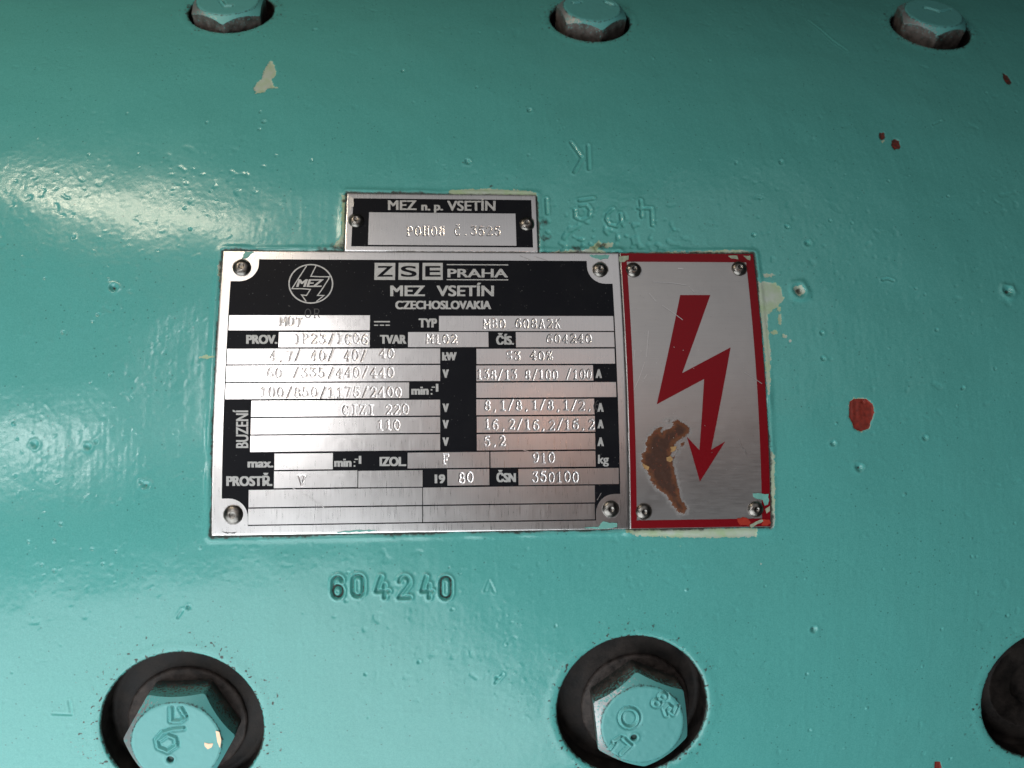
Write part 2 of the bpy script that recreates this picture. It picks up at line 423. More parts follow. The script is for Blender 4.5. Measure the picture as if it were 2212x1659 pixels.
def carve(U, V, H, strokes, depth, w, rim=.25):
    """press strokes into height field H sampled on axes U, V"""
    for q, lv in strokes:
        q = np.array(q)
        i0, i1 = np.searchsorted(U, [q[:, 0].min()-3*w, q[:, 0].max()+3*w]); j0, j1 = np.searchsorted(V, [q[:, 1].min()-3*w, q[:, 1].max()+3*w])
        if i1-i0 < 2 or j1-j0 < 2: continue
        gu, gv = np.meshgrid(U[i0:i1], V[j0:j1], indexing='ij')
        d = seg_dist(gu, gv, [tuple(p) for p in q])
        pr = -depth*lv*(1-sstep(w*.25, w, d)) + depth*rim*np.exp(-((d-w*1.45)/(w*.5))**2)
        S = H[i0:i1, j0:j1]
        H[i0:i1, j0:j1] = np.where(pr < 0, np.minimum(S, pr), np.maximum(S, np.where(S < -.1, S, pr)))

# ------------------------------------------------------------------ key outlines on the barrel
PL = 4.0                                     # plate surface above the paint
uL, uS, uR_, vB, vT = -513.3, 371.8, 684.7, -158.2, 463.5
sU0, sU1, sV0, sV1 = -248.5, 186.5, 465.0, 614.2
PLATES = [(uL, uS, vB, vT), (uS, uR_, vB, vT), (sU0, sU1, sV0, sV1)]

#            picture centre      radius  depth
HOLES = [(at(500, 22), 111, 60), (at(1274.5, 43), 110, 60), (at(2010, 60), 110, 60),
         (at(394, 1572), 169, 62), (at(1366, 1530), 167, 62), (at(2268, 1505), 160, 62)]

def zb(ox, oy, s):  # zoomed crop coordinates -> 2212 picture coordinates
    return lambda *pts: [(ox+s*x, oy+s*y) for x, y in pts]
z8 = zb(271.2, 0, .30652); z7 = zb(1592.7, 576, .28012); zt = zb(1670, 0, .24516); zr = zb(1626.6, 1287.7, .26478)
z4 = zb(976.3, 847.5, .33717); z2 = zb(976.3, 515.3, .33717); z1 = zb(433.9, 393.2, .30652); z3 = zb(433.9, 779.7, .30652)
z9 = zb(1017, 257.6, .30652); z6 = zb(1084.3, 1287.6, .27575); z5 = zb(0, 1219.9, .36766)

# ------------------------------------------------------------------ the motor barrel
def axis(lo, a, b, hi, step, grow=60):
    mid = np.arange(a, b, step)
    left = np.linspace(lo, a, grow, endpoint=False); right = np.linspace(b, hi, grow)
    return np.concatenate([left, mid, right])
U = axis(-3600, -1290, 1800, 4200, 2.2)
V = np.concatenate([np.linspace(-2400, -860, 60, endpoint=False), np.arange(-860, 700, 2.2), np.arange(700, 1560, 3.2), np.linspace(1560, 3300, 60)])
GU, GV = np.meshgrid(U, V, indexing='ij')
H = 1.1*rnoise(GU/150, GV/120, 1) + .50*rnoise(GU/55, GV/60, 2)
rip = .5+.5*sstep(-.25, .45, vnoise(GU/260, GV/200, 3))
H += .10*rip*vnoise(GU/6.0, GV/70, 4) + .09*rip*vnoise(GU/12.5+vnoise(GU/60, GV/90, 14)*.6, GV/110, 5)
H += .11*rnoise(GU/9, GV/9, 6) + .055*rnoise(GU/4.6, GV/5.2, 7) + .10*rnoise(GU/19, GV/24, 12)
# orange peel and little craters in the old casting
cra = rnoise(GU/15, GV/14, 8); H -= .65*sstep(.66, .98, cra)*sstep(-.2, .5, vnoise(GU/120, GV/120, 9))
cra2 = rnoise(GU/9+40, GV/9, 10); H += .3*sstep(.70, 1.0, cra2)
dirt = np.full(H.shape, -2.0, np.float32); prim = np.full(H.shape, -30.0, np.float32); red = np.full(H.shape, -30.0, np.float32)
# rougher cast patch to the right of the small plate
cx_, cy_ = at(1290, 520)
H -= 2.8*sstep(.2, .8, rnoise(GU/12, GV/12, 11))*np.exp(-(((GU-cx_)/190)**2+((GV-cy_)/75)**2))

def win(u, v, r):
    i0, i1 = np.searchsorted(U, [u-r, u+r]); j0, j1 = np.searchsorted(V, [v-r, v+r])
    return slice(i0, i1), slice(j0, j1)
def pit(x, y, r, depth, drt=0.0, ring=0.0, prm=False):
    u, v = at(x, y); s = win(u, v, r*3.2)
    gu, gv = GU[s], GV[s]; a = random.uniform(0, 3.14); ca, sa = math.cos(a), math.sin(a)
    e = random.uniform(.7, 1.0) if r < 9 else .92
    du, dv = gu-u, gv-v
    d = np.hypot((du*ca+dv*sa)/e, -du*sa+dv*ca)*(1+.16*vnoise(gu/(r*.9), gv/(r*.9), 21))
    H[s] += -depth*np.exp(-(d/(r*.62))**2) + depth*(.16+ring)*np.exp(-((d-r*1.1)/(r*.42))**2)
    if drt: dirt[s] = np.maximum(dirt[s], drt-1.6*(d/(r*(.74 if prm else .55)))**2)
    if prm: prim[s] = np.maximum(prim[s], r*.80-d)
# scattered small pits and pimples
for i in range(330):
    x, y = random.uniform(-20, 2230), random.uniform(-10, 1670)
    if 440 < x < 1680 and 400 < y < 1165 and not (y < 540 and (x < 730 or x > 1180)): continue
    r = random.choice([2.6, 3.0, 3.4, 4.2, 5.2]); sgn = 1 if random.random() < .78 else -1
    pit(x, y, r, sgn*r*random.uniform(.32, .60), .8 if (sgn > 0 and random.random() < .22) else 0)
for x, y, r, dp, dr in [(245, 621, 10, 8, 1.1), (190, 965, 8, 5, .7), (315, 1048, 9, 5, .9), (306, 1042, 6, 3, .6), (1758, 1359, 9, 6, 1.0),
                        (1856, 1010, 11, 6, .9), (1144, 238, 8, 5, .6), (1687, 350, 8, 4.5, .5), (1010, 350, 9, 5, .8), (1008, 345, 5, 3, .8),
                        (1775, 720, 6, 4, .5), (1745, 525, 9, 4, .4), (1700, 490, 7, 4, .3), (408, 1312, 6, 4, .8), (1200, 1352, 5, 3, .5),
                        (1865, 868, 6, 3, .3), (1778, 775, 7, 4, .5), (1800, 958, 8, 5, .6), (1998, 946, 7, 4, .6), (2080, 838, 6, 3.5, .5),
                        (570, 262, 8, 4, .5), (680, 64, 8, 4, .5), (447, 265, 6, 3, .5), (870, 152, 7, 4, .6), (560, 279, 6, 3, .6), (1590, 352, 6, 3, .5),
                        (75, 960, 9, 4, .3), (1075, 1465, 7, 3, .5), (905, 1430, 5, 3, .4), (1628, 508, 6, 4, .7), (1533, 132, 6, 3, .5), (2130, 200, 5, 3, .4)]:
    pit(x, y, r, dp, dr)
pit(1727, 628, 17, 9, 1.15, .15, True)
pit(2178, 629, 14, 8, 1.15, .15, False)
# stamped and cast marks
def px_strokes(lst, lv=1.0): return [(ats(pl), lv) for pl in lst]
SANS = {'6': [arc(.5, .28, .42, .28, 0, 360, 24), [(.08, .3), (.10, .70)] + arc(.5, .72, .40, .28, 175, 20, 10)],
        '0': [arc(.5, .75, .42, .25, 0, 180, 12) + arc(.5, .25, .42, .25, 180, 360, 12) + [(.92, .75)]],
        '4': [[(.42, 1), (.05, .30), (.98, .30)], [(.68, .62), (.68, 0)]],
        '2': [arc(.5, .73, .42, .27, 170, -25, 12) + [(.05, 0), (.95, 0)]]}
num = []
for ch, x0, x1, y0, y1, lv in [('6', 717, 742, 1246, 1290, 1.1), ('0', 760, 787, 1243, 1287, 1.05), ('4', 812, 840, 1246, 1290, .9), ('2', 861, 887, 1245, 1290, .75), ('4', 910, 935, 1246, 1290, .9), ('0', 950, 976, 1247, 1292, 1.1)]:
    for pl in SANS[ch]: num.append((ats([(x0+(x1-x0)*a, y1+(y0-y1)*b) for a, b in pl]), lv))
Hs = np.zeros_like(H)
carve(U, V, Hs, num, 6.0, 4.5, .42)
carve(U, V, Hs, px_strokes([z9((705, 165), (775, 262)), z9((785, 268), (728, 372)), z9((825, 185), (832, 350))], .9), 2.3, 4.6, .4)
carve(U, V, Hs, px_strokes([z9((765, 572), (862, 560)), z9((732, 640), (735, 690), (780, 712), (830, 690), (842, 640), (815, 605), (770, 610))], .7), 2.6, 4.6, .4)
carve(U, V, Hs, px_strokes([z9((1000, 635), (962, 668), (952, 705), (975, 745), (1030, 758), (1060, 720), (1055, 670)), z9((1195, 575), (1203, 690)), z9((1180, 632), (1272, 632), (1276, 748)), z9((532, 560), (538, 665))], .8), 2.6, 4.4, .4)
carve(U, V, Hs, px_strokes([[(1048, 1276), (1057, 1254), (1068, 1279)]], .26), 2.6, 3.0, .2)
carve(U, V, Hs, px_strokes([z5((310, 875), (420, 880), (405, 800)), [(1070, 1475), (1086, 1457)], z5((1045, 310), (1072, 268))], .55), 2.6, 3.4, .3)
carve(U, V, Hs, px_strokes([zt((1410, 1100), (1480, 1065)), [(1745, 44), (1800, 90), (1830, 110)], z7((1120, 100), (1160, 92), (1205, 108))], .6), 2.4, 3.4, .3)
H += Hs
for k, lo in ((0, .95), (1, .62), (2, .60), (8, .85)):     # rust left in the deeper strokes
    for (q, lv) in (num[k:k+1] if k < len(num) else []):
        s = win(q[:, 0].mean(), q[:, 1].mean(), 60); d = seg_dist(GU[s], GV[s], [tuple(p) for p in q])
        dirt[s] = np.maximum(dirt[s], lo*1.25 - (d/3.4)**2)
# chips
def chip(field, pts, depth, infl=0.0, brown=0.0):
    q = ats(pts); c = q.mean(0); r = np.abs(q-c).max()+40; s = win(c[0], c[1], r)
    sd = poly_sd(GU[s], GV[s], q)+infl
    field[s] = np.maximum(field[s], sd)
    if brown: dirt[s] = np.maximum(dirt[s], np.clip(brown+.25*sd, -2, brown))
    H[s] -= depth*sstep(-1.5, 2.5, sd+1.2*vnoise(GU[s]/4, GV[s]/4, 31))
def blob(cx, cy, rx, ry, n=14, j=.18):
    return [(cx+rx*(1+random.uniform(-j, j))*math.cos(6.283*i/n), cy+ry*(1+random.uniform(-j, j))*math.sin(6.283*i/n)) for i in range(n)]
chip(prim, z8((1020, 420), (1050, 460), (1066, 520), (1030, 560), (1040, 600), (1072, 620), (1000, 622), (978, 650), (915, 658), (900, 620), (920, 580), (955, 560), (975, 500)), 1.6)
chip(prim, z7((865, 1040), (900, 1018), (1000, 1020), (1045, 1060), (1060, 1120), (1040, 1180), (1015, 1250), (950, 1272), (900, 1250), (890, 1215), (862, 1160)), 0.0, .6)
chip(red, z7((865, 1040), (900, 1018), (1000, 1020), (1045, 1060), (1060, 1120), (1040, 1180), (1015, 1250), (950, 1272), (900, 1250), (890, 1215), (862, 1160)), 2.0, 0)
_u, _v = at(1861, 896); _s = win(_u, _v, 60); H[_s] += .9*vnoise(GU[_s]/7.0, GV[_s]/48, 32)*(red[_s] > 0)
chip(red, blob(1905.8, 293, 7, 8), 1.8, 0, .80); chip(red, blob(1935.5, 311, 10.5, 11.5), 1.8, 0, .72)
chip(red, zt((2025, 640), (2060, 660), (2100, 720), (2090, 745), (2060, 740), (2030, 690)), 1.6, 0, .82)
chip(red, zr((1485, 1355), (1530, 1350), (1550, 1440), (1475, 1440)), 2.0)
chip(prim, blob(1907, 305, 3.5, 3), .3)
chip(prim, z7((140, 112), (210, 105), (300, 122), (345, 160), (372, 250), (318, 320), (245, 372), (252, 560), (268, 700), (262, 950), (238, 1060), (214, 900), (180, 450), (150, 250)), 1.0, -3)
for b_ in ((285, 505, 22, 18), (362, 535, 14, 12), (405, 575, 8, 8), (330, 400, 12, 40), (240, 65, 40, 12), (320, 330, 12, 14)):
    chip(prim, z7(*blob(*b_)), .5, 1)
chip(prim, z4((1095, 880), (1500, 872), (1955, 872), (1950, 925), (1600, 930), (1350, 925), (1180, 915)), 1.0, 1)
chip(prim, [(1664, 975), (1672, 985), (1673, 1060), (1671, 1140), (1664, 1142)], .8, 1)
chip(prim, z4(*blob(1455, 990, 22, 18)), .3, -4); chip(prim, z4(*blob(1980, 1105, 16, 20)), .3, -4)
chip(prim, z9((-150, 500), (120, 488), (330, 500), (465, 520), (465, 545), (200, 535), (-150, 540)), .6, 0)
chip(prim, z9((500, 945), (700, 925), (800, 930), (850, 900), (900, 860), (920, 870), (890, 920), (980, 950), (760, 962), (500, 962)), .8, 1)
chip(prim, z9((925, 880), (1000, 868), (1000, 900), (950, 905)), .6, 1)
chip(prim, z9((1100, 940), (1500, 930), (1900, 920), (1985, 940), (1985, 952), (1100, 958)), .5, -1)
chip(prim, z1((118, 590), (150, 560), (150, 690), (130, 720)), .6, 0); chip(prim, [(430, 772), (445, 768), (462, 770), (450, 776)], .4, 1)
chip(prim, z1((990, 90), (1025, 95), (1020, 470), (940, 470), (930, 450), (985, 380)), .5, -2)
# dirt packed along the plate edges and round the recesses
for (a0, a1, b0, b1) in PLATES:
    i0, i1 = np.searchsorted(U, [a0-60, a1+60]); j0, j1 = np.searchsorted(V, [b0-60, b1+60]); s = (slice(i0, i1), slice(j0, j1))
    du = np.maximum(a0-GU[s], GU[s]-a1); dv = np.maximum(b0-GV[s], GV[s]-b1)
    d = np.where((du > 0) & (dv > 0), np.hypot(du, dv), np.maximum(du, dv))
    wv = 5.5+4.5*vnoise(GU[s]/70, GV[s]/70, 41)+2*vnoise(GU[s]/16, GV[s]/16, 42)
    dirt[s] = np.maximum(dirt[s], np.where(d < 0, 1.3, 1.35-d/np.maximum(wv, 1.5)))
    H[s] += 2.6*np.exp(-((d-9)/6.0)**2)*(d > -2)*(.7+.5*vnoise(GU[s]/40, GV[s]/40, 43)) - 1.0*(d < 3)*(d > -3)
for x, y, r in [(730, 538, 24), (1300, 530, 20), (1178, 480, 14), (748, 536, 26), (700, 541, 16), (1245, 537, 16), (1180, 515, 14), (1000, 351, 5), (1060, 402, 6), (745, 436, 10)]:
    u, v = at(x, y); s = win(u, v, r*2.5); d = np.hypot((GU[s]-u)*.7, GV[s]-v)*(1+.35*vnoise(GU[s]/9, GV[s]/9, 44))
    dirt[s] = np.maximum(dirt[s], 1.0-d/r)
for hk, ((hu, hv), r, _) in enumerate(HOLES):
    s = win(hu, hv, r+170); d = np.hypot(GU[s]-hu, GV[s]-hv)-r
    H[s] -= 4.6*np.exp(-np.maximum(d, 0)/2.2) - .8*np.exp(-((d-16)/9)**2)
    edge = 1.25-np.maximum(d, 0)/(4.2+2.6*vnoise(GU[s]/9, GV[s]/9, 45))
    spl = .55*np.exp(-np.maximum(d, 0)/60)+(1.7 if hk == 3 else 1.2)*sstep(.52, .9, rnoise(GU[s]/4.6, GV[s]/4.6, 46))*np.exp(-np.maximum(d, 0)/70)-.35
    if hv > 0: spl = spl+.40*np.exp(-np.maximum(d, 0)/40)*(.6+.6*rnoise(GU[s]/45, GV[s]/45, 47))
    dirt[s] = np.maximum(dirt[s], np.maximum(edge, spl))
P = surf(GU, GV, H).reshape(-1, 3)
FC = grid_faces(len(U), len(V))
cu_ = GU.reshape(-1)[FC].mean(1); cv_ = GV.reshape(-1)[FC].mean(1)
keep = np.ones(len(FC), bool)
for (hu, hv), r, _ in HOLES: keep &= np.hypot(cu_-hu, cv_-hv) > r
rem = np.zeros(len(P), bool); rem[FC[~keep].ravel()] = True
kp = np.zeros(len(P), bool); kp[FC[keep].ravel()] = True
bnd = np.nonzero(rem & kp)[0]
gu, gv, hh = GU.ravel().copy(), GV.ravel().copy(), H.ravel().copy()
for (hu, hv), r, _ in HOLES:
    d = np.hypot(gu[bnd]-hu, gv[bnd]-hv); q = bnd[d < r+8]; dq = np.hypot(gu[q]-hu, gv[q]-hv)
    rj = r+1.5*rng.random(len(q))**2-.3
    gu[q] = hu+(gu[q]-hu)*rj/dq; gv[q] = hv+(gv[q]-hv)*rj/dq; hh[q] = -5.5
P[bnd] = surf(gu[bnd], gv[bnd], hh[bnd])
used = np.nonzero(kp)[0]; remap = np.full(len(P), -1, np.int64); remap[used] = np.arange(len(used))
housing = obj_from('motor_housing', P[used], remap[FC[keep]], M_PAINT, None, True, None,
                   {'dirt': dirt.ravel()[used], 'primer': prim.ravel()[used], 'red': red.ravel()[used]})
housing['label'] = 'curved teal painted cast motor housing with chipped pitted paint and recessed bolt holes'
housing['category'] = 'motor'
del GU, GV, P, FC, cu_, cv_

# recesses: wall, floor ring
def ring_mesh(prof, n=128, wob=0.0, seed=0):
    """lathe profile [(radius, height)] in local units"""
    rg = np.random.default_rng(seed); th = np.arange(n)*2*math.pi/n; vs = []
    for r, c in prof:
        rr = r*(1+wob*rg.standard_normal(n)*.5)
        vs.append(np.stack([rr*np.cos(th), rr*np.sin(th), np.full(n, c)], 1))
    fs = []
    for k in range(len(prof)-1):
        for i in range(n): j = (i+1) % n; fs.append([k*n+i, k*n+j, (k+1)*n+j, (k+1)*n+i])
    return np.vstack(vs), fs
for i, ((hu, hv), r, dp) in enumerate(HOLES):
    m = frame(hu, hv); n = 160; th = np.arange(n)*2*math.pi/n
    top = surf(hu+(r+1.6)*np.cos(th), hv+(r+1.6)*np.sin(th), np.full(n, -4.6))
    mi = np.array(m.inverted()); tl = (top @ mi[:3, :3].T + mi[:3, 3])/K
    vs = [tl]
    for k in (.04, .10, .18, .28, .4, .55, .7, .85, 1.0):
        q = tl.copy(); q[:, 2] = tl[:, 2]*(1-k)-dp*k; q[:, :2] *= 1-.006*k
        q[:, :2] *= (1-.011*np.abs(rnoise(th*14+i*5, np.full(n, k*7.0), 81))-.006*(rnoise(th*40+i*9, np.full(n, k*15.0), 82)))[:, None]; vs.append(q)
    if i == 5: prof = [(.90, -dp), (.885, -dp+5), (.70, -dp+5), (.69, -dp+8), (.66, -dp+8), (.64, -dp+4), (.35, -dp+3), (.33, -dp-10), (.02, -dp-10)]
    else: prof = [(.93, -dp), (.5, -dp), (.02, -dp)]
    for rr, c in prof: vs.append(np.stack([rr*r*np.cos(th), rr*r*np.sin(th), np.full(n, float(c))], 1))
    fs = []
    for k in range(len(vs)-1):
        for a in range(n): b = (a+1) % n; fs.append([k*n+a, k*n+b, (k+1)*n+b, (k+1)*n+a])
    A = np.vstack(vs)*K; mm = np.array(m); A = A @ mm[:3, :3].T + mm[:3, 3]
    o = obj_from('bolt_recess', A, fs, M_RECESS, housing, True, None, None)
    if i == 5: o['label'] = 'empty dark recess with concentric machined rings at right edge'

# ------------------------------------------------------------------ hex bolts
def hex_bolt(label, centre_px, hole, rot_deg, RH, top, height, marks=(), group='', dot=None, side_paint=0.0, washer=0, chips=(), face_wear=0.0):
    (hu, hv), r, dp = HOLES[hole]
    m = frame(hu, hv)
    a0, b0 = local_at(centre_px[0], centre_px[1], m, top)
    m2 = m @ Matrix.Translation((a0*K, b0*K, -dp*K))
    t = thing('hex_bolt', label, 'bolt', None, group, m2)
    zt_ = dp+top                                       # local height of the head's face
    n = 360; th = np.arange(n)*2*math.pi/n; al = math.radians(rot_deg)
    ap = RH*math.cos(math.pi/6)
    def hexr(t_): return ap/np.cos(((t_-al) % (math.pi/3))-math.pi/6)
    rh = np.minimum(hexr(th), RH*.985)
    rc = ap*.91
    # face: strokes pressed or raised in local coordinates
    S = [np.array([local_at(x, y, m2, zt_) for x, y in pl]) for pl in marks]
    rings = np.concatenate([np.linspace(.01, .96, 96)*rc, np.linspace(rc*.972, rc, 4)])
    vs, pa, we, di = [], [], [], []
    for rr in rings:
        x, y = rr*np.cos(th), rr*np.sin(th); z = np.full(n, zt_)+.25*vnoise(x/9+hole*7, y/9, 61)
        dg = np.zeros(n)
        for q in S:
            d = seg_dist(x, y, [tuple(p) for p in q]); z = z+2.6*np.exp(-(d/2.6)**2)-2.2*np.exp(-((d-5.6)/2.2)**2); dg = np.maximum(dg, .62*np.exp(-((d-5.6)/1.8)**2))
        dd = np.zeros(n)
        if dot is not None:
            dx, dy = local_at(dot[0], dot[1], m2, zt_); d = np.hypot(x-dx, y-dy)
            z = z-8*(1-sstep(4.5, 8.5, d))+1.0*np.exp(-((d-11)/3)**2); dd = np.where(d < 7, 1.2, 0.0)
        z = z-1.2*np.exp(-((rc-rr)/2.5)**2)
        vs.append(np.stack([x, y, z], 1)); pa.append(np.full(n, 1.0)); di.append(np.maximum(np.maximum(dd, dg), .70*np.exp(-((rc-rr)/2.5)**2)))
        we.append(np.full(n, face_wear)-.2)
    for k in (.12, .35, .6, .85, 1.0):                 # chamfer
        rr = rc+(rh-rc)*k; z = zt_-1.4-(rr-rc)*.75
        vs.append(np.stack([rr*np.cos(th), rr*np.sin(th), z], 1)); pa.append(np.full(n, 1.0-.55*k)); di.append(np.full(n, .72 if k < .2 else .18))
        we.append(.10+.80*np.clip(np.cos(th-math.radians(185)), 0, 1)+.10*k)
    zc = zt_-1.4-(rh-rc)*.75
    for k in (.02, .08, .2, .4, .6, .8, 1.0):
        z = zc*(1-k)+(zt_-height)*k
        rr = rh*(1+.003*np.sin(k*9))
        vs.append(np.stack([rr*np.cos(th), rr*np.sin(th), z], 1)); pa.append(np.full(n, side_paint-.25-.5*k)); we.append(np.full(n, .25*(1-min(1, k*8)))); di.append(np.full(n, .15+.75*k))  # dirt value deepens towards the base: grime plus painted-in occlusion
    nn = len(vs); fs = []
    for k in range(nn-1):
        for a in range(n): b = (a+1) % n; fs.append([k*n+a, (k+1)*n+a, (k+1)*n+b, k*n+b])
    A = np.vstack(vs)*K
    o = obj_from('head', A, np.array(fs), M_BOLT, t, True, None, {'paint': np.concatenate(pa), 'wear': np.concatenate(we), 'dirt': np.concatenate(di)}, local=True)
    me = o.data                                        # keep the hexagon's edges crisp
    try: me.set_sharp_from_angle(angle=math.radians(24))
    except Exception: pass
    zb_ = zt_-height
    if washer:
        v_, f_ = ring_mesh([(RH*.3, zb_), (washer*.96, zb_), (washer, zb_-2), (washer, max(.5, zb_-12))], 128, .004, hole)
        obj_from('washer', v_*K, f_, M_WASHER, t, True, local=True)
    for pl in chips:
        q = [local_at(x, y, m2, zt_+1) for x, y in pl]
        c = np.mean(q, 0); vv = [(c[0], c[1], zt_+1.0)]+[(x, y, zt_+.7) for x, y in q]
        k = len(q); obj_from('paint_chip', np.array(vv)*K, [[0, 1+a, 1+(a+1) % k] for a in range(k)], M_BARE, t, False, local=True)
    return t
g_t, g_b = 'bolts in the top row of holes', 'bolts in the large lower recesses'
hex_bolt('hex bolt head cut by the top edge above the pale paint chip', (492, -1), 0, 30, 101, 34, 92, [[(478, 2), (486, 12), (500, 12)]], g_t, None, .05, 0)
hex_bolt('hex bolt head in the middle of the top row, speckled grey side face', (1279, 14), 1, 41.6, 99, 34, 92, [[(1240, 6), (1252, 4)], [(1310, 4), (1326, 10)]], g_t, None, .05, 0)
hex_bolt('dim hex bolt head in the dark top right corner', (2017, 27), 2, 20, 100, 32, 92, [[(2000, 16), (2030, 24), (2050, 20)]], g_t, None, .05, 0)
hex_bolt('large bolt head with a raised 6 and bright bare metal chips', (381, 1605), 3, 0, 117, 22, 74,
         [z5((1005, 845), (1005, 920), (1060, 920), (1088, 900)), z5((1062, 845), (1085, 885)), z5((1075, 962), (1020, 968), (960, 985), (920, 1030), (930, 1075), (985, 1098), (1038, 1062), (1030, 1020), (985, 1000), (940, 1030))],
         g_b, z5((1000, 1145))[0], .55, 128, [z5((1200, 1045), (1225, 1052), (1252, 1050), (1245, 1072), (1220, 1085), (1202, 1066)), z5((1266, 976), (1288, 982), (1300, 1030), (1292, 1078), (1276, 1040))])
hex_bolt('large bolt head with raised 58 and a ring mark, below the warning plate', (1388, 1566), 4, 36.8, 116, 22, 74,
         [z6(*arc(1000, 955, 72, 74, 0, 360, 20)), z6(*arc(1262, 788, 26, 24, 0, 360, 12)), z6(*arc(1213, 838, 26, 24, 0, 360, 12)),
          z6((1372, 868), (1345, 925), (1312, 902), (1330, 872), (1305, 852), (1272, 885), (1288, 932)), z6((930, 1112), (880, 1142)), z6((955, 1120), (1012, 1170), (940, 1240)), z6((880, 1160), (840, 1215))],
         g_b, z6((1035, 1110))[0], .30, 124)

# ------------------------------------------------------------------ plates
def plate_grid(name, u0, u1, v0, v1, step, strokes, mat, parent, depth=1.08, w=1.6, dent=.25, rust=None, riv=()):
    Ua = np.linspace(u0, u1, int((u1-u0)/step)+1); Va = np.linspace(v0, v1, int((v1-v0)/step)+1)
    Hh = np.zeros((len(Ua), len(Va)))
    carve(Ua, Va, Hh, strokes, depth, w, .18)
    gu, gv = np.meshgrid(Ua, Va, indexing='ij')
    Hh += PL+dent*vnoise(gu/90, gv/90, 51)*.6+.05*vnoise(gu/14, gv/14, 52)
    e = np.minimum(np.minimum(gu-u0, u1-gu), np.minimum(gv-v0, v1-gv)); Hh -= .9*np.exp(-e/1.2)
    Hh = np.minimum(Hh, PL+.10)
    ru = np.full(Hh.shape, -30.0); gr = 1.0-e/(2.2+1.6*vnoise(gu/30, gv/30, 53))
    gr = np.where(vnoise(gu/60, gv/60, 54) > -.3, gr, gr-.5)
    for (rx, ry, rr_) in riv:
        ru_, rv_ = at(rx, ry, PL); dd = np.hypot(gu-ru_, gv-rv_)
        gr = np.maximum(gr, 1.15-np.maximum(dd-rr_, 0)/(2.5+2.0*vnoise(gu/9, gv/9, 55)))
    for pl in (rust or []): ru = np.maximum(ru, poly_sd(gu, gv, ats(pl, PL)))
    gr = np.maximum(gr, .62+ru/22)
    Hh = Hh+.7*sstep(-1, 3, ru)*(.6+.4*vnoise(gu/7, gv/7, 56))
    nu, nv = Hh.shape; top = surf(gu, gv, Hh).reshape(-1, 3)
    F_ = grid_faces(nu, nv)
    idx = np.arange(nu*nv).reshape(nu, nv)
    loop = np.concatenate([idx[:, 0], idx[-1, 1:], idx[-2::-1, -1], idx[0, -2:0:-1]])
    lg, lv_ = gu.reshape(-1)[loop], gv.reshape(-1)[loop]
    skirt = surf(lg, lv_, np.full(len(loop), -4.0)); n0 = len(top); k = len(loop); i = np.arange(k)
    S_ = np.stack([loop[(i+1) % k], loop, n0+i, n0+(i+1) % k], 1)
    uv = np.concatenate([np.stack([gu, gv], -1).reshape(-1, 2), np.stack([lg, lv_], 1)])/1000
    return obj_from(name, np.vstack([top, skirt]), np.vstack([F_, S_]), mat, parent, True, uv,
                    {'rust': np.concatenate([ru.ravel(), np.full(k, -30.0)]), 'grime': np.concatenate([gr.ravel(), np.full(k, .8)])})
def rect_uv(x0, x1, y0, y1):
    xm, ym = (x0+x1)/2, (y0+y1)/2
    a, b = at(x0, ym, PL)[0], at(x1, ym, PL)[0]; c, d = at(xm, y1, PL)[1], at(xm, y0, PL)[1]
    return [(a, c), (b, c), (b, d), (a, d)]

